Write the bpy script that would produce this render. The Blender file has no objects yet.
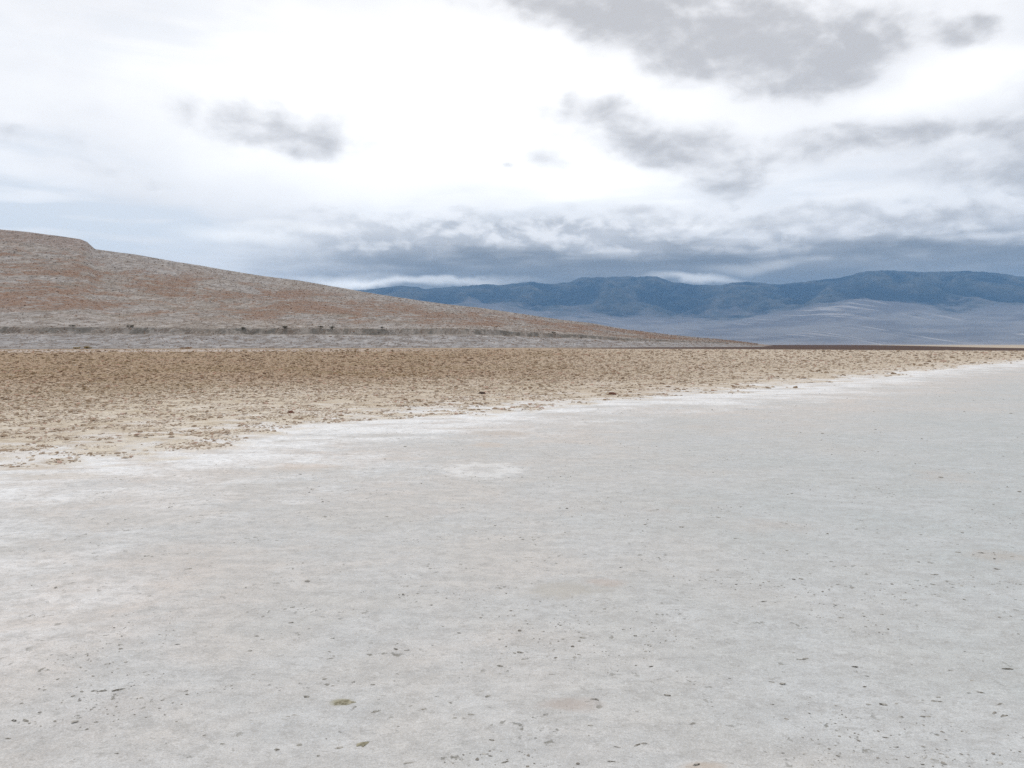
import bpy, math, random
import numpy as np
R = math.radians
rng = np.random.default_rng(7)
random.seed(7)
S = bpy.context.scene
COL = S.collection

# ------------------------------------------------------------------ camera
H_EYE, F, HOR = 1.65, 804.0, 344.5            # eye height, focal length (px), horizon row
PITCH = math.atan((384 - HOR) / F)
cam_d = bpy.data.cameras.new('camera'); cam = bpy.data.objects.new('camera', cam_d); COL.objects.link(cam)
cam_d.sensor_width = 36; cam_d.lens = F / 1024 * 36
cam_d.clip_start = 0.1; cam_d.clip_end = 120000
cam.location = (0, 0, H_EYE); cam.rotation_euler = (R(90) - PITCH, 0, 0)
S.camera = cam

def pdir(px, py):
    """(tan azimuth, tan elevation along the azimuth) of a photo pixel"""
    x, y = (px - 512) / F, (384 - py) / F
    c, s = math.cos(PITCH), math.sin(PITCH)
    Y = c + y * s; Z = -s + y * c
    return x, Y, Z
def azel(px, py):
    x, Y, Z = pdir(px, py)
    return math.atan2(x, Y), math.atan2(Z, math.hypot(x, Y))
def gpt(px, py):
    x, Y, Z = pdir(px, py)
    t = -H_EYE / Z
    return x * t, Y * t

# ------------------------------------------------------------------ numpy noise
_P = rng.permutation(256); _P = np.concatenate([_P, _P, _P])
_G = rng.uniform(0, 2 * math.pi, 256)
def perlin(x, y, seed=0):
    x = np.asarray(x, float) + seed * 17.31; y = np.asarray(y, float) + seed * 9.73
    xi = np.floor(x).astype(np.int64); yi = np.floor(y).astype(np.int64)
    xf = x - xi; yf = y - yi; xi &= 255; yi &= 255
    u = xf**3 * (xf * (xf * 6 - 15) + 10); v = yf**3 * (yf * (yf * 6 - 15) + 10)
    def g(i, j, dx, dy):
        a = _G[_P[_P[i & 255] + (j & 255)]]
        return np.cos(a) * dx + np.sin(a) * dy
    a = g(xi, yi, xf, yf); b = g(xi + 1, yi, xf - 1, yf)
    c = g(xi, yi + 1, xf, yf - 1); d = g(xi + 1, yi + 1, xf - 1, yf - 1)
    return ((a + (b - a) * u) * (1 - v) + (c + (d - c) * u) * v) * 1.5
def fbm(x, y, o=5, seed=0, gain=.5):
    t = 0; a = 1; f = 1
    for k in range(o):
        t = t + a * perlin(x * f, y * f, seed + k * 3); a *= gain; f *= 2.03
    return t
def ridged(x, y, o=5, seed=0):
    t = 0; a = 1; f = 1
    for k in range(o):
        t = t + a * (1 - np.abs(perlin(x * f, y * f, seed + k * 3)) * 2); a *= .5; f *= 2.07
    return t / 2
def sst(x, a, b):
    t = np.clip((x - a) / (b - a), 0, 1); return t * t * (3 - 2 * t)

# ------------------------------------------------------------------ object helpers
def new_mesh(name, verts, faces, attrs=None, smooth=True):
    verts = np.ascontiguousarray(verts, dtype=np.float32); faces = np.ascontiguousarray(faces, dtype=np.int32)
    m = bpy.data.meshes.new(name); n = faces.shape[1]
    m.vertices.add(len(verts)); m.vertices.foreach_set('co', verts.ravel())
    m.loops.add(faces.size); m.loops.foreach_set('vertex_index', faces.ravel())
    m.polygons.add(len(faces)); m.polygons.foreach_set('loop_start', np.arange(0, faces.size, n, dtype=np.int32))
    m.update(calc_edges=True)
    m.polygons.foreach_set('use_smooth', np.full(len(faces), smooth))
    for k, v in (attrs or {}).items():
        a = m.attributes.new(k, 'FLOAT', 'POINT'); a.data.foreach_set('value', np.asarray(v, np.float32).ravel())
    m.update()
    return m
def link(name, mesh, mat=None, parent=None, **props):
    o = bpy.data.objects.new(name, mesh); COL.objects.link(o)
    if mat is not None and mesh is not None: mesh.materials.append(mat)
    if parent: o.parent = parent
    for k, v in props.items(): o[k] = v
    return o

# ------------------------------------------------------------------ shader helpers
class NT:
    def __init__(s, tree): s.t = tree; tree.nodes.clear()
    def n(s, typ, ins=None, **kw):
        nd = s.t.nodes.new(typ)
        for k, v in kw.items(): setattr(nd, k, v)
        for k, v in (ins or {}).items():
            if isinstance(v, bpy.types.NodeSocket): s.t.links.new(v, nd.inputs[k])
            else: nd.inputs[k].default_value = v
        return nd
    def m(s, op, a, b=0.0, c=0.0, clamp=False):
        return s.n('ShaderNodeMath', {0: a, 1: b, 2: c}, operation=op, use_clamp=clamp).outputs[0]
    def ss(s, v, a, b, lo=0.0, hi=1.0):
        return s.n('ShaderNodeMapRange', {'Value': v, 'From Min': a, 'From Max': b, 'To Min': lo, 'To Max': hi}, interpolation_type='SMOOTHSTEP').outputs[0]
    def mix(s, f, a, b, blend='MIX'):
        c = lambda q: q if isinstance(q, bpy.types.NodeSocket) else (*q, 1)
        nd = s.t.nodes.new('ShaderNodeMix'); nd.data_type = 'RGBA'; nd.blend_type = blend
        for k, v in ((0, f), (6, c(a)), (7, c(b))):
            if isinstance(v, bpy.types.NodeSocket): s.t.links.new(v, nd.inputs[k])
            else: nd.inputs[k].default_value = v
        return nd.outputs[2]
    def noise(s, vec, scale, detail=6, rough=.55, dist=0.0):
        return s.n('ShaderNodeTexNoise', {'Vector': vec, 'Scale': scale, 'Detail': detail, 'Roughness': rough, 'Distortion': dist}).outputs[0]
    def attr(s, name): return s.n('ShaderNodeAttribute', attribute_name=name).outputs['Fac']
    def mapv(s, vec, loc=(0, 0, 0), rot=(0, 0, 0), scale=(1, 1, 1), vt='POINT'):
        return s.n('ShaderNodeMapping', {'Vector': vec, 'Location': loc, 'Rotation': rot, 'Scale': scale}, vector_type=vt).outputs[0]
def new_mat(name):
    m = bpy.data.materials.new(name); m.use_nodes = True
    return m, NT(m.node_tree)
def finish(nt, color, rough=.9, normal=None, spec=.15):
    ins = {'Base Color': color if isinstance(color, bpy.types.NodeSocket) else (*color, 1), 'Roughness': rough, 'Specular IOR Level': spec}
    if normal is not None: ins['Normal'] = normal
    b = nt.n('ShaderNodeBsdfPrincipled', ins)
    nt.n('ShaderNodeOutputMaterial', {'Surface': b.outputs[0]})
def bump(nt, height, strength, dist):
    return nt.n('ShaderNodeBump', {'Height': height, 'Strength': strength, 'Distance': dist}).outputs[0]

# ------------------------------------------------------------------ the salt edge and the colour zones of the basin floor
EDGE_PX = [(-420, 560), (-200, 500), (0, 467), (60, 460), (140, 453), (230, 440), (300, 429), (370, 420), (450, 413), (530, 406), (612, 400), (680, 396),
           (740, 391), (800, 385), (850, 379), (910, 372), (960, 367), (1024, 360.5), (1100, 356)]
EDGE = np.array([gpt(*p) for p in EDGE_PX])
EDGE = np.vstack([EDGE[0] + (EDGE[0] - EDGE[1]) * 60, EDGE, EDGE[-1] + (EDGE[-1] - EDGE[-2]) * 30])
def edge_sd(x, y):
    """signed distance to the salt edge, positive on the crusted mud"""
    best = np.full(np.shape(x), 1e9); sg = np.zeros(np.shape(x))
    for a, b in zip(EDGE[:-1], EDGE[1:]):
        d = b - a; L2 = d @ d
        t = np.clip(((x - a[0]) * d[0] + (y - a[1]) * d[1]) / L2, 0, 1)
        ex = x - (a[0] + t * d[0]); ey = y - (a[1] + t * d[1])
        q = ex * ex + ey * ey; c = d[0] * ey - d[1] * ex
        k = q < best
        best = np.where(k, q, best); sg = np.where(k, np.sign(c), sg)
    return np.sqrt(best) * sg
def edge_noisy(x, y):
    s = edge_sd(x, y)
    w = .65 + .35 * np.clip(np.hypot(x, y) / 30, 0, 3)
    return s + w * (1.5 * fbm(x * .35, y * .35, 3, 11) + .8 * fbm(x * 1.4, y * 1.4, 4, 21))
def zones(x, y):
    r = np.hypot(x, y); az = np.degrees(np.arctan2(x, y))
    n1 = fbm(x * .02, y * .02, 4, 31); n2 = fbm(x * .15, y * .15, 4, 41)
    left = 1 - sst(az + n1 * 5, -8, 22) * .72
    brown = sst(np.log2(np.maximum(r, 1)) + n2 * .35 + n1 * .5, 3.7, 5.9) * left
    near = -2 * sst(az, 8, 30)
    rr = H_EYE * F / np.maximum(r, 1)                         # rows below the horizon
    dark = sst(az + n1, 0, 9) * (1 - sst(rr, 4.0 - near * .5, 4.6 - near * .5)) * sst(rr, .2 + 2.6 * sst(az, 22, 34), .4 + 3.0 * sst(az, 22, 34))
    pale = (1 - sst(az, -14, 0)) * (sst(rr, 4.3, 4.8) - sst(rr, 6.5, 7.1))
    far = 1 - sst(rr, .8, 3.6)
    return dict(brown=brown, dark=dark, pale=pale, far=far)

# ------------------------------------------------------------------ basin floor mesh
p_rows = np.concatenate([np.arange(1300, 440, -8), np.arange(440, 60, -1.0), np.arange(60, 20, -.5), np.arange(20, 1, -.2), np.geomspace(1, .0712, 30)])
radii = H_EYE * F / p_rows
az = np.radians(np.concatenate([np.arange(-180, -38, 1.5), np.arange(-38, 38, .075), np.arange(38, 180.01, 1.5)]))
RR, AA = np.meshgrid(radii, az, indexing='ij')
X = RR * np.sin(AA); Y = RR * np.cos(AA)
amp = np.clip(1 - RR / 60, 0, 1)
sd = edge_noisy(X, Y)
onmud = sst(sd, -.3, 1.5)
Z = amp * ((.010 * fbm(X * .7, Y * .7, 3, 51) + .004 * fbm(X * 5, Y * 5, 3, 61) + np.clip(1 - RR / 14, 0, 1) * .0018 * fbm(X * 22, Y * 22, 2, 63)) * (1 - onmud)
           + onmud * (.03 + .03 * fbm(X * 1.1, Y * 1.1, 4, 71)))
Z[0] = Z[0].mean()
nr, na = RR.shape
idx = np.arange(nr * na).reshape(nr, na)
F4 = np.stack([idx[:-1, :-1], idx[:-1, 1:], idx[1:, 1:], idx[1:, :-1]], -1).reshape(-1, 4)[:, ::-1]
V = np.stack([X, Y, Z], -1).reshape(-1, 3)
zz = zones(X, Y); at = dict(edge=sd.ravel(), **{k: v.ravel() for k, v in zz.items()})
fc = sd.ravel()[F4].mean(1)
def submesh(name, sel, extra=None):
    f = F4[sel]; u, inv = np.unique(f, return_inverse=True)
    vv = V[u]; ff = inv.reshape(f.shape); a = {k: v[u] for k, v in at.items()}
    return new_mesh(name, vv, ff, a)

# one material graph for the whole floor, used by both sheets and by the loose crust
def floor_colour(nt, pos):
    e0 = nt.attr('edge')
    big = nt.noise(pos, .22, 4); mid = nt.noise(pos, 1.6, 6, .6); fine = nt.noise(pos, 9, 6, .65); vf = nt.noise(pos, 45, 4, .7)
    wob = nt.m('ADD', nt.m('MULTIPLY', nt.m('SUBTRACT', mid, .5), 5.5), nt.m('MULTIPLY', nt.m('SUBTRACT', fine, .5), 2.2))
    e = nt.m('ADD', e0, wob)
    # salt
    warm = nt.m('MULTIPLY', nt.ss(e0, -12, -3), nt.ss(big, .32, .6, .45, 1.0), clamp=True)
    salt = nt.mix(warm, (.48, .51, .51), (.665, .595, .54))
    salt = nt.mix(nt.ss(nt.noise(pos, .9, 7, .65, .6), .38, .66, 0, .6), salt, (.57, .585, .59))
    salt = nt.mix(nt.ss(nt.noise(nt.mapv(pos, rot=(0, 0, R(25)), scale=(1, 2.2, 1)), 2.4, 8, .7), .42, .60, .30, 0), salt, (.36, .36, .35))
    salt = nt.mix(nt.ss(nt.noise(nt.mapv(pos, loc=(9, 3, 0)), .5, 5, .6), .58, .74, 0, .4), salt, (.52, .45, .40))
    whit = nt.m('MULTIPLY', nt.ss(e, -5.0, -.4), nt.ss(nt.noise(nt.mapv(pos, rot=(0, 0, R(-25)), scale=(.6, 1.4, 1)), .7, 8, .7), .38, .54, .10, 1.0))
    salt = nt.mix(whit, salt, (.86, .86, .86))
    salt = nt.mix(nt.ss(fine, .34, .56, .38, 0), salt, (.34, .33, .315))
    salt = nt.mix(nt.ss(vf, .48, .70, 0, .25), salt, (.80, .80, .80))
    salt = nt.mix(nt.ss(nt.noise(nt.mapv(pos, rot=(0, 0, R(20)), scale=(.6, 1, 1)), 34, 5, .75), .53, .64, 0, .42), salt, (.30, .29, .27))
    vff = nt.noise(pos, 130, 4, .75)
    salt = nt.mix(nt.ss(vff, .36, .52, .45, 0), salt, (.33, .32, .30))
    salt = nt.mix(nt.ss(vff, .54, .66, 0, .35), salt, (.80, .80, .79))
    # round bleached patch, and a few tan stains
    def blob(cx, cy, rx, ry, inner, outer, sc=5.0, am=.6):
        v = nt.mapv(pos, loc=(cx, cy, 0), scale=(rx, ry, 1), vt='TEXTURE')
        v = nt.n('ShaderNodeVectorMath', {0: v, 1: (1, 1, 0)}, operation='MULTIPLY').outputs[0]
        L = nt.n('ShaderNodeVectorMath', {0: v}, operation='LENGTH').outputs['Value']
        L = nt.m('ADD', L, nt.m('MULTIPLY', nt.m('SUBTRACT', nt.noise(pos, sc, 5, .6), .5), am))
        return L, nt.ss(L, inner, outer, 1, 0)
    cx, cy = gpt(483, 470)
    L, a = blob(cx, cy, .50, .62, .60, 1.25, 7, 1.7)
    ring = nt.m('MULTIPLY', a, nt.ss(L, .25, .85, .15, .75))
    salt = nt.mix(ring, salt, (.74, .735, .72))
    for (px, py, rx, ry, c, st) in [(560, 590, .34, .22, (.42, .39, .34), .55), (605, 583, .17, .12, (.44, .36, .31), .45), (567, 706, .17, .09, (.42, .34, .29), .45),
                                    (340, 702, .06, .05, (.30, .28, .18), .8), (1000, 556, .30, .26, (.42, .34, .27), .3),
                                    (500, 433, .9, .7, (.46, .38, .31), .35), (300, 467, .6, .4, (.57, .46, .37), .4), (488, 445, .35, .4, (.57, .47, .38), .4),
                                    (60, 476, .9, .35, (.52, .44, .35), .35), (210, 447, .7, .5, (.58, .48, .37), .5), (30, 468, .8, .3, (.48, .38, .27), .5), (700, 767, .12, .05, (.45, .35, .26), .5)]:
        bx, by = gpt(px, py)
        _, a = blob(bx, by, rx, ry, .3, 1.1, 4, 1.5)
        salt = nt.mix(nt.m('MULTIPLY', a, st), salt, c)
    # broken pits in the salt skin showing the olive mud below
    pit = nt.m('MULTIPLY', nt.ss(nt.noise(nt.mapv(pos, scale=(1, .8, 1)), 17, 4, .6), .61, .67), nt.ss(nt.noise(pos, 2.3, 3), .50, .62))
    salt = nt.mix(nt.m('MULTIPLY', pit, .75), salt, (.19, .18, .15))
    # crusted mud
    tan = nt.mix(nt.ss(mid, .35, .65), (.53, .445, .33), (.68, .61, .505))
    tan = nt.mix(nt.ss(nt.noise(nt.mapv(pos, loc=(3, 7, 0)), .35, 6, .6), .5, .68, 0, .8), tan, (.72, .66, .58))
    brn = nt.mix(nt.ss(mid, .36, .64), (.25, .155, .09), (.46, .345, .24))
    brn = nt.mix(nt.ss(nt.noise(pos, .12, 7, .7), .42, .58, 0, .4), brn, (.31, .235, .14))
    mud = nt.mix(nt.attr('brown'), tan, brn)
    spk = nt.ss(nt.noise(pos, 3.3, 4, .7), .50, .62)
    mud = nt.mix(nt.m('MULTIPLY', spk, .42), mud, (.21, .14, .085))
    mud = nt.mix(nt.ss(fine, .55, .70, 0, .5), mud, (.74, .68, .60))
    mud = nt.mix(nt.m('MULTIPLY', nt.attr('far'), .5), mud, (.34, .29, .24))
    mud = nt.mix(nt.m('MULTIPLY', nt.attr('pale'), nt.ss(nt.noise(pos, .03, 4, .7), .35, .6, .2, .75)), mud, (.52, .47, .44))
    mud = nt.mix(nt.m('MULTIPLY', nt.attr('dark'), .97), mud, (.06, .028, .018))
    ismud = nt.ss(e, -1.0, 1.6)
    # tatters of white salt reach over the first metres of mud
    tat = nt.m('MULTIPLY', nt.ss(e, 7, .5), nt.ss(nt.noise(nt.mapv(pos, rot=(0, 0, R(-25)), scale=(.7, 1.5, 1)), .8, 7, .7), .49, .60))
    mud = nt.mix(nt.m('MULTIPLY', tat, .85), mud, (.74, .71, .68))
    return nt.mix(ismud, salt, mud), ismud, fine, vf, mid, pit

M_floor, nt = new_mat('basin_floor')
pos = nt.n('ShaderNodeNewGeometry').outputs['Position']
col, ismud, fine, vf, mid, pit = floor_colour(nt, pos)
hgt = nt.m('ADD', nt.m('MULTIPLY', fine, .65), nt.m('MULTIPLY', vf, .35))
hgt = nt.m('SUBTRACT', hgt, nt.m('MULTIPLY', pit, .5))
b1 = bump(nt, hgt, .55, nt.n('ShaderNodeMapRange', {'Value': ismud, 'To Min': .018, 'To Max': .09}).outputs[0])
finish(nt, col, .9, b1, .12)

link('salt_flat', submesh('salt_flat', fc < 0), M_floor, kind='structure')
link('mud_flat', submesh('mud_flat', fc >= 0), M_floor, kind='structure')

# ------------------------------------------------------------------ loose crust on the mud: too many to count
ICO_V = []
def ico_v():
    t = (1 + 5**.5) / 2
    v = np.array([(-1, t, 0), (1, t, 0), (-1, -t, 0), (1, -t, 0), (0, -1, t), (0, 1, t), (0, -1, -t), (0, 1, -t), (t, 0, -1), (t, 0, 1), (-t, 0, -1), (-t, 0, 1)], float)
    v /= np.linalg.norm(v[0])
    f = np.array([(0, 11, 5), (0, 5, 1), (0, 1, 7), (0, 7, 10), (0, 10, 11), (1, 5, 9), (5, 11, 4), (11, 10, 2), (10, 7, 6), (7, 1, 8), (3, 9, 4), (3, 4, 2), (3, 2, 6), (3, 6, 8), (3, 8, 9), (4, 9, 5), (2, 4, 11), (6, 2, 10), (8, 6, 7), (9, 8, 1)])
    return v, f
IV, IF = ico_v()
def clods(x, y, z, size, flat, seed=0, jit=.35):
    g = np.random.default_rng(seed); n = len(x)
    v = IV[None] * (1 + g.uniform(-jit, jit, (n, 12, 1)))
    v = v * (size[:, None, None] * np.stack([g.uniform(.6, 1.5, n), g.uniform(.6, 1.3, n), flat * g.uniform(.7, 1.3, n)], -1)[:, None])
    a = g.uniform(0, 2 * math.pi, n)[:, None]; tl = g.normal(0, .22, (n, 1))
    vx, vy, vz = v[..., 0], v[..., 1], v[..., 2]
    vz2 = vz * np.cos(tl) + vy * np.sin(tl); vy = vy * np.cos(tl) - vz * np.sin(tl)
    X_ = vx * np.cos(a) - vy * np.sin(a) + x[:, None]; Y_ = vx * np.sin(a) + vy * np.cos(a) + y[:, None]
    Z_ = vz2 + z[:, None]
    f = IF[None] + 12 * np.arange(n)[:, None, None]
    return np.stack([X_, Y_, Z_], -1).reshape(-1, 3), f.reshape(-1, 3)
def mud_z(x, y):
    r = np.hypot(x, y); s = edge_noisy(x, y); m = sst(s, -.3, 1.5); am = np.clip(1 - r / 60, 0, 1)
    return am * ((.010 * fbm(x * .7, y * .7, 3, 51) + .004 * fbm(x * 5, y * 5, 3, 61)) * (1 - m) + m * (.03 + .03 * fbm(x * 1.1, y * 1.1, 4, 71)))
N = 260000
rr = H_EYE * F / rng.uniform(9, 125, N) ** 1.0
rr = 1 / rng.uniform(1 / 300, 1 / 9.0, N)
aa = np.radians(rng.uniform(-40, 40, N))
cx_, cy_ = rr * np.sin(aa), rr * np.cos(aa)
s_ = edge_noisy(cx_, cy_)
cl = fbm(cx_ * .9, cy_ * .9, 3, 81)
keep = (s_ > .1) & (zones(cx_, cy_)['dark'] < .3) & (rng.uniform(0, 1, N) < np.clip(.04 + .10 * s_ + cl * 1.1 + .35 * fbm(cx_ * .12, cy_ * .12, 3, 83), 0.02, 1))
cx_, cy_, s_, rr = cx_[keep], cy_[keep], s_[keep], rr[keep]
n = len(cx_)
size = (.005 + .00072 * np.minimum(rr, 200)) * np.minimum(rng.lognormal(0, .55, n), 3.2)
cv, cf = clods(cx_, cy_, mud_z(cx_, cy_) + size * .12, size, .45, 3)
rep = lambda q: np.repeat(q, 12)
zc = zones(cx_, cy_)
cattr = dict(edge=rep(s_), rnd=rep(rng.uniform(0, 1, n)), **{k: rep(v) for k, v in zc.items()})
M_clod, nt = new_mat('mud_crust')
pos = nt.n('ShaderNodeNewGeometry').outputs['Position']
rnd = nt.attr('rnd'); mid = nt.noise(pos, 6, 4)
c = nt.mix(nt.ss(rnd, .1, .85), (.32, .235, .165), (.70, .62, .52))
c2 = nt.mix(nt.ss(rnd, .1, .95), (.18, .11, .065), (.50, .38, .265))
c = nt.mix(nt.attr('brown'), c, c2)
c = nt.mix(nt.m('MULTIPLY', nt.m('GREATER_THAN', rnd, .93), .6), c, (.36, .17, .12))
c = nt.mix(nt.m('MULTIPLY', nt.ss(nt.noise(pos, .12, 7, .7), .44, .6, 0, .4), nt.attr('brown')), c, (.30, .225, .11))
c = nt.mix(nt.ss(mid, .55, .7, 0, .4), c, (.72, .66, .60))
finish(nt, c, .95)
link('mud_crust', new_mesh('mud_crust', cv, cf, cattr, smooth=False), M_clod, kind='stuff', label='broken tan and brown mud crust covering the flat beyond the salt')

# ------------------------------------------------------------------ crumbs on the salt
M_crumb, nt = new_mat('dark_mud')
pos = nt.n('ShaderNodeNewGeometry').outputs['Position']
rn = nt.n('ShaderNodeObjectInfo').outputs['Random']
c = nt.mix(nt.ss(rn, .2, .9), (.10, .09, .075), (.34, .32, .28))
c = nt.mix(nt.ss(nt.noise(pos, 60, 4), .40, .6, 0, .8), c, (.44, .42, .38))
finish(nt, c, .95)
def flake_mesh(name, k, spiky=.35, sub=True):
    """low lumpy shard, unit half-width, bedded on z = 0"""
    g = np.random.default_rng(k); n = 14; rings = [(1.0, -.03), (.93, .10), (.70, .24), (.35, .30)]
    base = 1 + .22 * np.sin(np.arange(n) / n * 2 * math.pi * 2 + g.uniform(0, 6)) + g.uniform(-spiky, spiky, n) * .7
    vs = []
    for q, h in rings:
        for i in range(n):
            a = i / n * 2 * math.pi + g.normal(0, .04); rr_ = base[i] * q * (1 + g.normal(0, .05))
            vs.append((rr_ * math.cos(a), .55 * rr_ * math.sin(a), h * (1 + g.normal(0, .25))))
    vs.append((0, 0, .30)); fs = []
    for j in range(3):
        for i in range(n):
            a, b = j * n + i, j * n + (i + 1) % n
            fs += [(a, b, b + n), (a, b + n, a + n)]
    for i in range(n): fs.append((3 * n + i, 3 * n + (i + 1) % n, 4 * n))
    return new_mesh(name, np.array(vs), np.array(fs), smooth=False)
VAR = [flake_mesh('mud_crumb', 100 + k) for k in range(8)]
for m_ in VAR: m_.materials.append(M_crumb)
PX = []
for pts, ox, oy, sc in [
    ([(20,128),(240,325),(337,480),(480,498),(285,542),(260,538),(855,212),(862,240),(757,195),(910,130),(693,253),(822,462),(605,428),(515,522),(705,578),(520,598),(560,598),(605,632),(590,712),(710,732),(290,730),(880,630),(855,622),(443,370),(155,758),(60,762),(740,510),(890,505),(500,230),(190,212),(913,278),(818,568),(903,204),(820,195),(120,100),(700,590),(300,636),(565,686),(350,478),(870,600)], 674, 480, 2.667),
    ([(290,628),(360,652),(385,652),(85,722),(170,572),(425,588),(440,600),(515,495),(713,396),(895,205),(845,284),(837,165),(680,672),(690,612),(790,715),(805,712),(450,705),(480,755),(255,757),(75,462),(225,488),(590,550),(787,528),(785,458),(860,600),(920,665),(735,755),(470,528),(662,462),(250,490),(58,560),(402,645),(95,720),(752,300),(820,532),(745,720),(12,600)], 300, 440, 2.3425),
    ([(510,688),(555,708),(690,722),(745,710),(235,578),(255,578),(295,576),(485,432),(300,50),(725,405),(655,448),(810,545),(830,442),(930,560),(880,552),(765,590),(733,635),(240,655),(65,652),(35,652),(20,695),(350,457),(686,322),(440,655),(640,440),(745,710)], 0, 460, 2.4925)]:
    PX += [(ox + a / sc, oy + b / sc) for a, b in pts]
pts = [gpt(*p) + (1.0,) for p in PX]
while len(pts) < 190:                                              # more of them, smaller, scattered in loose clusters
    q = pts[random.randrange(100)]
    x, y = q[0] + random.gauss(0, .35), q[1] + random.gauss(0, .5)
    if y > 2.6 and abs(x) < .62 * y and edge_sd(np.array([x]), np.array([y]))[0] < -2: pts.append((x, y, .6))
for i, (x, y, k) in enumerate(pts):
    d = math.hypot(x, y)
    w = (.008 + .0014 * d) * k * random.uniform(.65, 1.35)
    z = float(mud_z(np.array([x]), np.array([y]))[0])
    o = link('mud_crumb', VAR[i % 8], None, label='small dark mud crumb lying on the grey salt', category='mud crumb', group='dark mud crumbs scattered on the salt')
    o.location = (x, y, z); o.rotation_euler = (random.gauss(0, .08), random.gauss(0, .08), random.uniform(-.5, .5) + (math.pi if random.random() < .5 else 0))
    o.scale = (w * random.uniform(.8, 1.5), w * random.uniform(.5, 1.1), w * random.uniform(.3, .8))
# the rest: fine grit
N = 9000
rg = 1 / rng.uniform(1 / 45, 1 / 2.8, N); ag = np.radians(rng.uniform(-36, 36, N))
gx, gy = rg * np.sin(ag), rg * np.cos(ag)
k = (edge_sd(gx, gy) < -.8) & (fbm(gx * .8, gy * .8, 3, 91) + .35 * fbm(gx * 4, gy * 4, 2, 95) + .22 * sst(np.degrees(ag), -20, 25) > .42)
gx, gy, rg = gx[k], gy[k], rg[k]
gs = (.0018 + .00055 * rg) * rng.lognormal(0, .4, len(gx))
gv, gf = clods(gx, gy, mud_z(gx, gy) + gs * .1, gs, .4, 5)
M_grit, nt = new_mat('grit')
c = nt.mix(nt.attr('rnd'), (.20, .18, .155), (.48, .46, .42))
finish(nt, c, .95)
link('grit', new_mesh('grit', gv, gf, dict(rnd=np.repeat(rng.uniform(0, 1, len(gx)), 12)), False), M_grit, kind='stuff', label='fine dark grit sprinkled over the grey salt')

# named single pieces
M_olive, nt = new_mat('olive_mud')
pos = nt.n('ShaderNodeNewGeometry').outputs['Position']
finish(nt, nt.mix(nt.ss(nt.noise(pos, 45, 5), .4, .65), (.21, .19, .13), (.40, .37, .28)), .95)
def flake(px, py, w, h, seed, rot, mat, label, name, cat):
    m_ = flake_mesh(name, seed, .5); m_.materials.append(mat)
    x, y = gpt(px, py); z = float(mud_z(np.array([x]), np.array([y]))[0])
    o = link(name, m_, None, label=label, category=cat); o.location = (x, y, z); o.rotation_euler = (0, 0, rot); o.scale = (w, w * 1.1, h)
flake(343, 703, .045, .014, 301, .35, M_olive, 'largest olive mud flake on the salt, low and ragged, near the lower left of centre', 'mud_flake', 'mud flake')
flake(363, 744, .027, .012, 302, .5, M_olive, 'pointed olive mud flake just below the largest one, near the bottom edge', 'mud_flake', 'mud flake')
M_stone, nt = new_mat('dark_stone')
pos = nt.n('ShaderNodeNewGeometry').outputs['Position']
finish(nt, nt.mix(nt.ss(nt.noise(pos, 30, 5), .4, .65), (.05, .032, .024), (.12, .08, .06)), .85)
M_rust, nt = new_mat('rust_stone')
pos = nt.n('ShaderNodeNewGeometry').outputs['Position']
finish(nt, nt.mix(nt.ss(nt.noise(pos, 30, 5), .4, .65), (.10, .042, .03), (.2, .10, .07)), .85)
def stone(px, py, w, hh, seed, mat, label):
    import bmesh
    bm = bmesh.new(); bmesh.ops.create_icosphere(bm, subdivisions=3, radius=1)
    g = np.array([v.co[:] for v in bm.verts])
    dsp = .28 * fbm(g[:, 0] * 1.3 + seed, g[:, 1] * 1.3 + g[:, 2], 4, seed)
    for v, d_ in zip(bm.verts, dsp): v.co *= 1 + d_
    for v in bm.verts:
        v.co.z = max(v.co.z, -.35)
    m_ = bpy.data.meshes.new('stone'); bm.to_mesh(m_); bm.free(); m_.materials.append(mat)
    x, y = gpt(px, py); z = float(mud_z(np.array([x]), np.array([y]))[0])
    o = link('stone', m_, None, label=label, category='stone', group='dark stones on the tan crust')
    o.location = (x, y, z + hh * .25); o.scale = (w, w * .7, hh); o.rotation_euler = (0, 0, seed)
stone(482, 394.5, .12, .062, 3, M_stone, 'blackish brown stone on the tan crust, left of the two above the white salt edge')
stone(612, 395.5, .14, .06, 6, M_rust, 'reddish brown stone on the tan crust, right of the two above the white salt edge')
stone(291, 413.5, .075, .045, 9, M_rust, 'small rusty stone on the pale crust, farthest left of the dark stones')

# ------------------------------------------------------------------ the near alluvial fan
SIL = [(-900, 175), (-400, 200), (-150, 216), (0, 229), (25, 231.7), (58.6, 236), (80, 239.2), (87, 242.0), (95, 249), (133, 254), (176, 261.6), (200, 265.3), (258, 275.3), (301, 280.8), (337, 287),
       (360, 291), (400, 297.5), (435, 302.5), (480, 308), (521, 314), (560, 319.3), (589, 322.8), (626, 329), (669, 334.5), (705, 338), (735, 340.8), (755, 343.2), (775, 346), (800, 349.5), (830, 353)]
sil = np.array([azel(*p) for p in SIL]); s_az = sil[:, 0]; s_te = np.tan(sil[:, 1])
az = np.radians(np.concatenate([np.arange(-80, -36, .6), np.arange(-36, 21.4, .055)]))
r0 = np.interp(np.degrees(az), [-80, -32, 0, 10, 21], [250, 325, 380, 470, 640])
ec = np.interp(az, s_az, s_te)
rc = np.interp(np.degrees(az), [-80, -32, 0, 15, 21], [1500, 1150, 1100, 1150, 1200])
e1 = np.minimum(.0118, .27 * ec) + np.minimum(0, ec - .003) * .8; e2 = np.minimum(.0192, .43 * ec) + np.minimum(0, ec - .003) * .8
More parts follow.
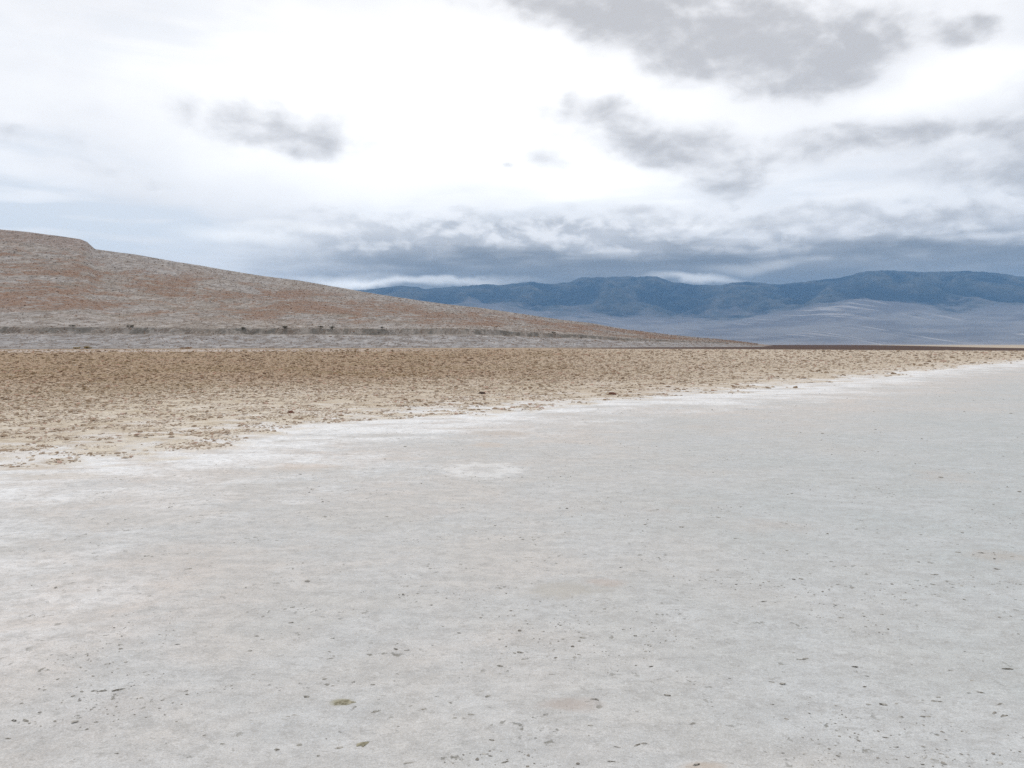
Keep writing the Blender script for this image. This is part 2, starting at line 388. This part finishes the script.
t1 = np.linspace(0, 1, 46); t2 = np.linspace(0, 1, 14)[1:]; t3 = np.linspace(0, 1, 260)[1:]; t4 = np.linspace(0, 1, 20)[1:]
rows_r, rows_e, zone = [], [], []
r1 = r0 + 92 + 14 * fbm(az * 14, az * 0, 3, 5); r2 = r1 + 10 + 3 * perlin(az * 40, az * 0, 8)
for t in t1:
    r_ = r0 + (r1 - r0) * t; e_ = (-H_EYE - .35) / r0 * (1 - t) + e1 * t + .0 * t; rows_r.append(r_); rows_e.append(e_); zone.append(np.full(len(az), t * .5))
for t in t2:
    r_ = r1 + (r2 - r1) * t; e_ = e1 + (e2 - e1) * (t * t * (3 - 2 * t)); rows_r.append(r_); rows_e.append(e_); zone.append(np.full(len(az), .5 + t * .5))
for t in t3:
    r_ = r2 + (rc - r2) * t; e_ = e2 + (ec - e2) * (t ** .92 * (1 - .0 * t)); rows_r.append(r_); rows_e.append(e_); zone.append(np.full(len(az), 1 + t))
RRf = np.array(rows_r); EEf = np.array(rows_e); ZNf = np.array(zone); AZf = np.broadcast_to(az, RRf.shape)
Zf = RRf * EEf + H_EYE
# beyond the crest the fan levels off and sinks
Rb = np.array([rc * (1 + .35 * t) for t in t4]); Zb = np.array([Zf[-1] * (1 - .25 * t * t) - 3 * t * t for t in t4])
RRf = np.vstack([RRf, Rb]); Zf = np.vstack([Zf, Zb]); ZNf = np.vstack([ZNf, np.full(Rb.shape, 2.05)]); AZf = np.broadcast_to(az, RRf.shape)
Xf = RRf * np.sin(AZf); Yf = RRf * np.cos(AZf)
grow = sst(ZNf, .02, .3) * np.clip(ec[None] / .03, .1, 1)
rel = .10 * fbm(Xf * .25, Yf * .25, 3, 3) + .45 * fbm(Xf * .035, Yf * .035, 4, 13) + 1.6 * np.clip(ZNf - 1, 0, 1) * (fbm(Xf * .009, Yf * .009, 3, 23))
gul = -np.clip(.8 - np.abs(perlin(AZf * 9 + .2 * fbm(Xf * .02, Yf * .02, 2, 4), RRf * .0012, 15)) * 9, 0, 1) * .6
Zf = Zf + grow * (rel + gul * sst(ZNf, .45, .9) * (1 - .7 * sst(ZNf, 1.6, 1.95))) * (1 - .6 * sst(ZNf, 1.75, 2.0))
nr, na = Xf.shape; idx = np.arange(nr * na).reshape(nr, na)
ff = np.stack([idx[:-1, :-1], idx[:-1, 1:], idx[1:, 1:], idx[1:, :-1]], -1).reshape(-1, 4)[:, ::-1]
# upper rock bench at the far left
bench = (1 - sst(np.degrees(AZf), -28, -27)) * sst(ZNf, 1.84, 1.9)
M_fan, nt = new_mat('fan_gravel')
pos = nt.n('ShaderNodeNewGeometry').outputs['Position']
zn = nt.attr('zone'); pf = nt.n('ShaderNodeVectorMath', {0: pos, 1: (1, 1, .2)}, operation='MULTIPLY').outputs[0]
pfs = nt.mapv(pf, rot=(0, 0, R(20)), scale=(1, .38, 1))
nbig = nt.noise(pfs, .018, 8, .72, .8); nmid = nt.noise(pf, .07, 7, .72); pr = nt.mapv(pf, scale=(1, .4, 1)); nf = nt.noise(pr, .28, 4, .75); nvf = nt.noise(pr, .8, 3, .8)
g = nt.mix(nt.ss(nmid, .35, .65), (.215, .18, .15), (.40, .355, .315))
g = nt.mix(nt.ss(nt.noise(nt.mapv(pf, loc=(40, 90, 0)), .006, 4), .45, .62, 0, .45), g, (.36, .35, .35))
rust = nt.ss(nt.m('ADD', nt.m('MULTIPLY', nbig, .62), nt.m('MULTIPLY', nmid, .38)), .47, .52)
rust = nt.m('MULTIPLY', rust, nt.m('MULTIPLY', nt.ss(zn, 1.07, 1.2), nt.ss(zn, 1.95, 1.72)))
olive = nt.m('MULTIPLY', nt.ss(nt.noise(nt.mapv(pf, loc=(11, 5, 0)), .03, 6, .7), .54, .62), nt.ss(zn, 1.0, 1.1))
g = nt.mix(nt.m('MULTIPLY', olive, .35), g, (.19, .15, .085))
g = nt.mix(nt.m('MULTIPLY', nt.attr('bench'), nt.ss(nmid, .4, .6, .5, .9)), g, (.24, .165, .13))
low = nt.ss(zn, .50, .44)
g = nt.mix(nt.m('MULTIPLY', low, .8), g, nt.mix(nt.ss(nmid, .35, .65), (.235, .225, .225), (.34, .335, .34)))
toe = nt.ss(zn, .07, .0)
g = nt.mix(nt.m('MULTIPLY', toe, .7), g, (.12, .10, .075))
nsm = nt.noise(nt.mapv(pf, loc=(50, 20, 0), scale=(1, .32, 1)), .16, 5, .75)
g = nt.mix(nt.ss(nsm, .50, .60, 0, .55), g, nt.mix(nt.ss(nmid, .4, .6), (.15, .10, .065), (.18, .155, .135)))
g = nt.mix(nt.ss(nsm, .47, .38, 0, .55), g, (.47, .44, .42))
g = nt.mix(nt.m('MULTIPLY', rust, nt.ss(nsm, .62, .44, .45, .9)), g, nt.mix(nt.ss(nf, .42, .58), (.125, .058, .028), (.36, .185, .095)))
g = nt.mix(nt.ss(nf, .50, .58, 0, .7), g, (.115, .085, .065))
g = nt.mix(nt.ss(nvf, .53, .61, 0, .5), g, (.50, .46, .42))
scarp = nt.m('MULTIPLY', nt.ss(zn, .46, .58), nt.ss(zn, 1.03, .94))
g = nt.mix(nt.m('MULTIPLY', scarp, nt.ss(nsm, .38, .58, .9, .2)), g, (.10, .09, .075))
finish(nt, g, .95, bump(nt, nt.m('ADD', nf, nt.m('MULTIPLY', nmid, 2)), .6, 1.0), .1)
fm = new_mesh('alluvial_fan', np.stack([Xf, Yf, Zf], -1).reshape(-1, 3), ff, dict(zone=ZNf.ravel(), bench=bench.ravel()))
link('alluvial_fan', fm, M_fan, kind='structure')
def fan_point(px, row):
    a = azel(px, 330)[0]; j = int(np.argmin(np.abs(az - a))); return Xf[row, j], Yf[row, j], Zf[row, j]

# ------------------------------------------------------------------ stones lying all over the fan
N = 42000
ri = rng.integers(2, 315, N); ci = rng.integers(0, na, N)
fx, fy, fz = Xf[ri, ci], Yf[ri, ci], Zf[ri, ci]
fx = fx + rng.normal(0, .4, N); fy = fy + rng.normal(0, 1, N)
k = (np.abs(np.degrees(np.arctan2(fx, fy))) < 37) & (fz > .3) & (np.degrees(np.arctan2(fx, fy)) < 17)
fx, fy, fz = fx[k], fy[k], fz[k]; n = len(fx)
fs_ = .00036 * np.hypot(fx, fy) * np.minimum(rng.lognormal(0, .45, n), 2.5)
bv, bf = clods(fx, fy, fz + fs_ * .1, fs_, .6, 9)
M_bld, nt = new_mat('fan_stone')
c = nt.n('ShaderNodeValToRGB', {0: nt.attr('rnd')})
el = c.color_ramp.elements; el[0].position = 0; el[0].color = (.15, .125, .105, 1); el[1].position = 1; el[1].color = (.52, .48, .44, 1)
for p_, q_ in ((.3, (.20, .16, .13, 1)), (.45, (.27, .16, .09, 1)), (.6, (.30, .27, .24, 1))): e_2 = el.new(p_); e_2.color = q_
pos = nt.n('ShaderNodeNewGeometry').outputs['Position']
pf = nt.n('ShaderNodeVectorMath', {0: pos, 1: (1, 1, .2)}, operation='MULTIPLY').outputs[0]
rb = nt.m('ADD', nt.m('MULTIPLY', nt.noise(nt.mapv(pf, rot=(0, 0, R(20)), scale=(1, .38, 1)), .018, 8, .72, .8), .62), nt.m('MULTIPLY', nt.noise(pf, .07, 7, .72), .38))
cc = nt.mix(nt.m('MULTIPLY', nt.ss(rb, .47, .52), .85), c.outputs[0], nt.mix(nt.attr('rnd'), (.14, .065, .032), (.36, .20, .11)))
finish(nt, cc, .95)
link('fan_stones', new_mesh('fan_stones', bv, bf, dict(rnd=np.repeat(rng.uniform(0, 1, n), 12)), False), M_bld, kind='stuff', label='countless stones and low scrub strewn over the fan slope')

# ------------------------------------------------------------------ shrubs on the fan
def leaf_mat(name, a, b):
    m_, nt = new_mat(name); rn = nt.attr('rnd')
    finish(nt, nt.mix(rn, a, b), .9); return m_
M_lf = {'dark': leaf_mat('shrub_leaf_dark', (.05, .05, .03), (.13, .11, .07)), 'rust': leaf_mat('shrub_leaf_rust', (.22, .11, .05), (.36, .22, .10)),
        'yellow': leaf_mat('shrub_leaf_yellow', (.24, .17, .06), (.42, .31, .12))}
M_twig, nt = new_mat('twig'); finish(nt, (.12, .09, .07))
def shrub(px, row, w, h, kind, label, seed):
    g = np.random.default_rng(seed)
    x, y, z = fan_point(px, row)
    root = bpy.data.objects.new('desert_shrub', None); COL.objects.link(root); root.location = (x, y, z - .05)
    root['label'] = label; root['category'] = 'shrub'; root['group'] = 'desert shrubs on the fan'
    lob = np.stack([g.uniform(-.7, .7, 7) * w / 2, g.uniform(-.6, .6, 7) * w / 2, g.uniform(.35, .75, 7) * h], -1)
    n_ = 900; k = g.integers(0, 7, n_); d = g.normal(0, 1, (n_, 3)); d /= np.linalg.norm(d, axis=1)[:, None]
    c = lob[k] + d * g.uniform(.3, 1, (n_, 1)) * np.array([w * .22, w * .22, h * .3]); c[:, 2] = np.maximum(c[:, 2], .06)
    s = w * .035 * g.uniform(.6, 1.4, (n_, 1, 1)); q = g.normal(0, 1, (n_, 3, 3)); q /= np.linalg.norm(q, axis=2)[..., None]
    v = c[:, None] + q * s
    cm = new_mesh('crown', v.reshape(-1, 3), np.arange(n_ * 3).reshape(-1, 3), dict(rnd=np.repeat(g.uniform(0, 1, n_), 3)), False)
    link('crown', cm, M_lf[kind], root)
    vs, fs = [], []
    for L in lob:                                                   # one tapered stem into each lobe
        b = len(vs)
        for t, rad in ((0, .05), (.5, .035), (1, .012)):
            p = np.array([L[0] * t, L[1] * t, L[2] * t ** .8 + .0])
            for a in range(5): vs.append(p + rad * w / 3 * np.array([math.cos(a * 1.2566), math.sin(a * 1.2566), 0]))
        for j in range(2):
            for a in range(5): fs.append((b + j * 5 + a, b + j * 5 + (a + 1) % 5, b + (j + 1) * 5 + (a + 1) % 5, b + (j + 1) * 5 + a))
    link('trunk', new_mesh('trunk', np.array(vs), np.array(fs)), M_twig, root)
for i, a in enumerate([
    (285, 55, 5.0, 2.3, 'dark', 'dark shrub on the scarp line of the fan, the leftmost of the close trio'),
    (320, 57, 4.0, 1.9, 'dark', 'dark shrub on the scarp line of the fan, the middle of the close trio'),
    (332, 56, 4.5, 2.4, 'dark', 'dark shrub on the scarp line of the fan, the rightmost of the close trio'),
    (243, 55, 4.2, 1.6, 'dark', 'low dark shrub on the scarp line, left of the close trio'),
    (130, 56, 5.0, 2.2, 'dark', 'dark shrub on the scarp line below the flat topped rock bench'),
    (72, 57, 3.6, 1.8, 'dark', 'leftmost small dark shrub on the scarp line of the fan'),
    (382, 57, 3.8, 1.9, 'dark', 'dark shrub on the scarp line, right of the close trio'),
    (497, 80, 3.6, 1.6, 'rust', 'rusty orange shrub just above the scarp line near the middle of the fan'),
    (553, 57, 4.0, 1.6, 'dark', 'dark shrub on the scarp where the fan gets low'),
    (76, 3, 4.2, .9, 'yellow', 'yellow low shrub at the foot of the fan, left one of a pair'),
    (88, 4, 4.8, 1.2, 'yellow', 'yellow low shrub at the foot of the fan, right one of a pair'),
    (186, 3, 6.5, .8, 'rust', 'flat rusty brown shrub at the foot of the fan, right of the yellow pair')]):
    shrub(a[0], a[1], a[2] * .8, a[3] * .8, *a[4:], seed=500 + i)

# ------------------------------------------------------------------ the far mountain range with its own fans
RID = [(-1200, 262), (-500, 285), (0, 296), (200, 294), (330, 293), (364, 290), (401, 285.6), (418, 286.6), (425, 289), (487, 284), (500, 285), (534, 281.3), (545, 284), (569, 282.3), (579, 277.6), (610, 276.6), (657, 276.4),
       (666, 280), (673, 282), (700, 285), (722, 285), (732, 282.7), (756, 281.7), (776, 284.4), (804, 281.7), (838, 278), (865, 271.4), (886, 270), (913, 271.8), (971, 270.8), (999, 273), (1024, 277),
       (1100, 285), (1300, 275), (1700, 262), (2300, 282)]
rid = np.array([azel(*p) for p in RID])
FNP = [(-1200, 318), (0, 312), (360, 306), (420, 306), (480, 309), (560, 315), (640, 319), (700, 318), (750, 315), (790, 312), (820, 306), (850, 301), (880, 300), (915, 304), (960, 308), (1000, 308), (1024, 306), (1300, 312), (2300, 315)]
fnp = np.array([azel(*p) for p in FNP])
azm = np.radians(np.concatenate([np.arange(-70, -22, .4), np.arange(-22, 36, .05), np.arange(36, 70, .4)]))
te = np.tan(np.interp(azm, rid[:, 0], rid[:, 1])); tf = np.tan(np.interp(azm, fnp[:, 0], fnp[:, 1]))
tm = np.linspace(0, 1, 260)
Rm0, Rm1, Rm2 = 8500., 12500., 15500.
rows_r, rows_z, zn = [], [], []
for t in np.linspace(0, 1, 90):
    r_ = Rm0 + (Rm1 - Rm0) * t; rows_r.append(np.full(len(azm), r_)); rows_z.append(r_ * tf * (t ** 1.0) * np.ones(len(azm)) - (1 - t) * 6); zn.append(np.full(len(azm), t))
for t in np.linspace(0, 1, 200)[1:]:
    r_ = Rm1 + (Rm2 - Rm1) * t; rows_r.append(np.full(len(azm), r_)); rows_z.append(r_ * (tf + (te - tf) * t)); zn.append(np.full(len(azm), 1 + t))
for t in np.linspace(0, 1, 30)[1:]:
    r_ = Rm2 + 3000 * t; rows_r.append(np.full(len(azm), r_)); rows_z.append(Rm2 * te * (1 - .5 * t)); zn.append(np.full(len(azm), 2 + t))
Rm = np.array(rows_r); Zm = np.array(rows_z); Zn = np.array(zn); Am = np.broadcast_to(azm, Rm.shape)
Xm = Rm * np.sin(Am); Ym = Rm * np.cos(Am)
mt = np.clip(Zn - 1, 0, 1)
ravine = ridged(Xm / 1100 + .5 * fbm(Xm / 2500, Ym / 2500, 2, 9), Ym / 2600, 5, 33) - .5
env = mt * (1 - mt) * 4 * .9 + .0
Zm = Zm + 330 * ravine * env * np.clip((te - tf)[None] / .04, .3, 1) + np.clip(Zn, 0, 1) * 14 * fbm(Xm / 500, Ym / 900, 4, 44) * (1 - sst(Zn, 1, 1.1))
Zm = Zm + 12 * fbm(Xm / 160, Ym / 160, 3, 47) * sst(mt, .05, .3) * sst(Zn, 1, 1.2)
nr, na = Xm.shape; idx = np.arange(nr * na).reshape(nr, na)
ff = np.stack([idx[:-1, :-1], idx[:-1, 1:], idx[1:, 1:], idx[1:, :-1]], -1).reshape(-1, 4)[:, ::-1]
M_mtn, nt = new_mat('mountain_rock')
pos = nt.n('ShaderNodeNewGeometry').outputs['Position']; zn_ = nt.attr('zone')
a_ = nt.attr('az'); r_ = nt.attr('rad')
nb = nt.noise(pos, .0011, 7, .65); nm = nt.noise(pos, .004, 6, .7)
rock = nt.mix(nt.ss(nt.attr('ridge'), -.25, .25), nt.mix(nt.ss(nm, .35, .65), (.012, .018, .034), (.03, .036, .05)), nt.mix(nt.ss(nm, .35, .65), (.04, .05, .06), (.11, .105, .10)))  # relief shading painted into the rock: ravines darker, ridges paler
fan = nt.mix(nt.ss(nb, .38, .62), (.165, .155, .165), (.265, .25, .25))
polar = nt.n('ShaderNodeCombineXYZ', {0: nt.m('ADD', nt.m('MULTIPLY', a_, 16), nt.m('MULTIPLY', r_, .0011)), 1: nt.m('MULTIPLY', r_, .00012), 2: 0.0}).outputs[0]
wash = nt.noise(polar, 1.0, 4, .6, .5)
wash = nt.m('ABSOLUTE', nt.m('SUBTRACT', wash, .5))
fan = nt.mix(nt.m('MULTIPLY', nt.ss(wash, .022, .004), nt.ss(nt.noise(pos, .0006, 3), .48, .60, 0, .6)), fan, (.55, .51, .48))
fan = nt.mix(nt.ss(zn_, .12, .0, 0, .35), fan, (.45, .40, .38))
zz_ = nt.m('ADD', zn_, nt.m('MULTIPLY', nt.m('SUBTRACT', nb, .5), 1.9))
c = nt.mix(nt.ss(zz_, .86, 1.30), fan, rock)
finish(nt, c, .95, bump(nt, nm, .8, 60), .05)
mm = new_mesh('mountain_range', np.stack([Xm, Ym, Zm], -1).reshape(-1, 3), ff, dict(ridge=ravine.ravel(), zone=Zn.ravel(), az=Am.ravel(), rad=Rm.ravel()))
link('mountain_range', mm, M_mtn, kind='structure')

# ------------------------------------------------------------------ air
bpy_v = np.array([(x, y, z) for x in (-19000, 19000) for y in (-19000, 19000) for z in (-9, 1500)], float)
hz = new_mesh('haze', bpy_v, np.array([(0, 1, 3, 2), (4, 6, 7, 5), (0, 4, 5, 1), (2, 3, 7, 6), (0, 2, 6, 4), (1, 5, 7, 3)]), smooth=False)
M_hz, nt = new_mat('haze')
pv = nt.n('ShaderNodeVolumePrincipled', {'Color': (.28, .58, 1.0, 1), 'Density': 3.7e-5, 'Anisotropy': 0.0})
nt.n('ShaderNodeOutputMaterial', {'Volume': pv.outputs[0]})
link('haze', hz, M_hz, kind='stuff', label='blue grey air between the flat and the far mountains')

# ------------------------------------------------------------------ sky
SUN_EL, SUN_AZ = R(42), R(-14)
w = bpy.data.worlds.new('World'); S.world = w; w.use_nodes = True
nt = NT(w.node_tree)
sky = nt.n('ShaderNodeTexSky', sky_type='NISHITA', sun_disc=False, sun_elevation=SUN_EL, sun_rotation=SUN_AZ)
tc = nt.n('ShaderNodeTexCoord').outputs['Generated']
sp = nt.n('ShaderNodeSeparateXYZ', {0: tc})
dx, dy, dz = sp.outputs
a_ = nt.m('ARCTAN2', dx, dy); e_ = nt.m('ARCSINE', dz)
AE = nt.n('ShaderNodeCombineXYZ', {0: a_, 1: e_, 2: 0.0}).outputs[0]
# cloud shapes live in (azimuth, elevation), flattened towards the horizon; off the photo's view a broken deck takes over
zc_ = nt.m('ADD', nt.m('MAXIMUM', dz, 0.0), .09)
deck = nt.n('ShaderNodeCombineXYZ', {0: nt.m('DIVIDE', dx, zc_), 1: nt.m('DIVIDE', dy, zc_), 2: 0.0}).outputs[0]
def vm(op, a, b): return nt.n('ShaderNodeVectorMath', {0: a, 1: b}, operation=op).outputs[0]
def nvec(vec, scale, detail, rough, amp):
    q = nt.n('ShaderNodeTexNoise', {'Vector': vec, 'Scale': scale, 'Detail': detail, 'Roughness': rough}).outputs['Color']
    return vm('MULTIPLY', vm('SUBTRACT', q, (.5, .5, .5)), amp)
AEs = nt.mapv(AE, scale=(1, 1.75, 1))
AEw = vm('ADD', AE, nvec(AEs, 7, 2, .5, (.10, .045, 0)))
AEw = vm('ADD', AEw, nvec(AEs, 26, 6, .55, (.035, .016, 0)))
def field(vec):
    """billowy fbm, stretched flat"""
    v = vm('ADD', vec, nvec(vec, 9, 3, .5, (.05, .05, 0)))
    big = nt.noise(v, 8, 3, .5); med = nt.noise(v, 24, 7, .52)
    return nt.m('ADD', nt.m('MULTIPLY', big, .5), nt.m('MULTIPLY', med, .5))
f0 = field(AEs)
f1 = field(vm('ADD', AEs, (0.004, .020, 0)))
lit = nt.m('MULTIPLY', nt.m('SUBTRACT', f0, f1), 4.2)            # thicker here than above: a sunlit shoulder
def blobs(lst, vec=AEw):
    tot = None
    for (px, py, rx, ry, rot, wt) in lst:
        a, e = azel(px, py)
        v = nt.mapv(vec, loc=(a, e, 0), rot=(0, 0, R(-rot)), scale=(rx / F * 1.3, ry / F * 1.3, 1), vt='TEXTURE')
        gq = nt.n('ShaderNodeTexGradient', {'Vector': v}, gradient_type='SPHERICAL').outputs['Fac']
        gq = nt.m('MULTIPLY', nt.ss(gq, 0, .9), wt)
        tot = gq if tot is None else nt.m('ADD', tot, gq)
    return tot
grey = blobs([(240, 112, 95, 24, 0, .34), (275, 128, 115, 32, 2, .48), (315, 146, 70, 18, 0, .34), (125, 172, 65, 10, 6, .5), (40, 140, 120, 12, 5, .3),
              (720, 15, 190, 48, 0, .75), (800, 45, 140, 38, 0, .7), (680, 50, 90, 34, 10, .4), (785, 90, 60, 22, 0, .7), (860, 50, 80, 26, -14, .5), (600, 6, 95, 24, 0, .8), (500, 2, 80, 18, 0, .65),
              (982, 32, 34, 20, 0, 1.0), (590, 110, 80, 24, 5, .34), (640, 130, 115, 28, 8, .6), (690, 148, 90, 24, 4, .6), (548, 156, 30, 13, 0, .62), (503, 167, 12, 5, 0, .5),
              (800, 142, 70, 20, 0, .5), (870, 132, 80, 24, 0, .6), (925, 134, 60, 18, 0, .5), (1003, 130, 34, 16, 0, .8), (770, 168, 90, 14, -3, .5), (733, 187, 44, 19, 0, .75), (975, 174, 80, 24, 0, .85), (1080, 165, 60, 36, 0, .8),
              (790, 213, 85, 11, 0, .65), (650, 209, 70, 11, 0, .5), (880, 226, 150, 14, 0, .6), (1000, 210, 80, 13, 0, .55), (395, 232, 30, 8, 0, .5), (305, 212, 26, 7, 0, .35),
              (700, 232, 200, 12, 0, .3),
              (1300, 60, 200, 60, 0, 1.), (1500, 200, 300, 40, 0, 1.), (-300, 60, 200, 40, 0, .6)])
blue = blobs([(30, 225, 210, 34, 3, .8), (150, 215, 130, 20, 5, .5), (20, 140, 110, 14, 5, .55), (-250, 200, 300, 60, 0, .6), (120, 20, 260, 50, 0, .22), (820, 190, 260, 30, 0, .35), (480, 215, 150, 22, 0, .25)])
white = blobs([(425, 284, 100, 5, 0, .75), (345, 281, 55, 7, 0, .85), (690, 280, 45, 4.5, 0, .7), (760, 266, 60, 7, -3, .35), (250, 240, 60, 9, 0, .7), (300, 229, 60, 7, 0, .5), (880, 200, 60, 8, 0, .4), (700, 222, 90, 7, 0, .4)])
nz = nt.m('MULTIPLY', nt.m('SUBTRACT', f0, .5), 2.9)
grey = nt.m('MULTIPLY', grey, 1.22)
D = nt.m('ADD', grey, nt.m('MULTIPLY', nz, nt.ss(grey, .0, .45)))
gden = nt.ss(D, -.05, .95)
thick = nt.ss(nt.m('SUBTRACT', D, nt.m('MULTIPLY', lit, 1.2)), .1, 1.7)
# the low bank along the horizon: lumpy on top, layered and dark below
lay = nt.noise(nt.mapv(AE, scale=(1, 7, 1)), 7, 7, .5)
by = nt.m('ADD', e_, nt.m('MULTIPLY', nt.m('SUBTRACT', f0, .5), .085))
azm_ = nt.m('ADD', a_, nt.m('MULTIPLY', nt.m('SUBTRACT', lay, .5), .3))
azmask = nt.ss(azm_, azel(190, 250)[0], azel(430, 250)[0], .0, 1.0)
bank = nt.m('MULTIPLY', nt.ss(by, azel(512, 208)[1], azel(512, 232)[1]), azmask)
by2 = nt.m('ADD', e_, nt.m('MULTIPLY', nt.m('SUBTRACT', lay, .5), .05))
deep = nt.m('MULTIPLY', nt.ss(by2, azel(512, 234)[1], azel(512, 266)[1]), azmask)
out = nt.m('MAXIMUM', nt.ss(e_, R(27), R(38)), nt.ss(nt.m('ABSOLUTE', a_), R(38), R(55)))
dn = nt.ss(nt.noise(deck, .8, 7, .58), .42, .66)
gden = nt.m('MAXIMUM', gden, nt.m('MULTIPLY', nt.m('MULTIPLY', dn, out), .8))
soft = nt.ss(nt.noise(nt.mapv(AEs, loc=(3, 1, 0)), 3.2, 6, .5), .36, .62)
glow = blobs([(440, 110, 330, 110, 0, 1.2), (980, 80, 170, 24, -6, .8), (640, 190, 160, 30, 0, .6)], AEw)
c = nt.mix(soft, (.86, .85, .85), (.71, .705, .71))
c = nt.mix(nt.m('MULTIPLY', glow, 1.0, clamp=True), c, (1.03, 1.015, 1.0))
c = nt.mix(nt.m('MULTIPLY', nt.m('MULTIPLY', blue, 1.5), nt.ss(lay, .35, .62), clamp=True), c, (.66, .68, .71))
bk = nt.mix(nt.ss(lit, -.25, .35), (.45, .445, .45), (.82, .80, .79))
c = nt.mix(nt.m('MULTIPLY', bank, .85), c, bk)
c = nt.mix(nt.m('MULTIPLY', gden, .93), c, nt.mix(thick, (.80, .79, .79), (.45, .44, .44)))
c = nt.mix(nt.m('MULTIPLY', deep, nt.ss(lay, .3, .7, 1.0, .85)), c, (.165, .165, .17))
c = nt.mix(nt.m('MULTIPLY', white, .8, clamp=True), c, (1.05, 1.02, .98))
bg1 = nt.n('ShaderNodeBackground', {'Color': c, 'Strength': 1.0})
bg2 = nt.n('ShaderNodeBackground', {'Color': sky.outputs[0], 'Strength': .08})
cover = nt.m('SUBTRACT', .97, nt.m('MULTIPLY', blue, .10))
mx = nt.n('ShaderNodeMixShader', {0: cover, 1: bg2.outputs[0], 2: bg1.outputs[0]})
nt.n('ShaderNodeOutputWorld', {'Surface': mx.outputs[0]})
w.cycles.sampling_method = 'MANUAL'; w.cycles.sample_map_resolution = 512

sl = bpy.data.lights.new('sun', 'SUN'); sl.energy = .7; sl.angle = R(18); sl.color = (1, .97, .92)
so = bpy.data.objects.new('sun', sl); COL.objects.link(so)
# light comes from ahead and slightly left, high
from mathutils import Vector
d = Vector((math.sin(SUN_AZ) * math.cos(SUN_EL), math.cos(SUN_AZ) * math.cos(SUN_EL), math.sin(SUN_EL)))
so.rotation_euler = (-d).to_track_quat('-Z', 'Y').to_euler()

S.view_settings.view_transform = 'Standard'; S.view_settings.look = 'None'
S.view_settings.exposure = 0.40; S.view_settings.gamma = 1.0; S.view_settings.use_curve_mapping = False
S.cycles.use_denoising = False
S.cycles.max_bounces = 6; S.cycles.diffuse_bounces = 3; S.cycles.volume_bounces = 1
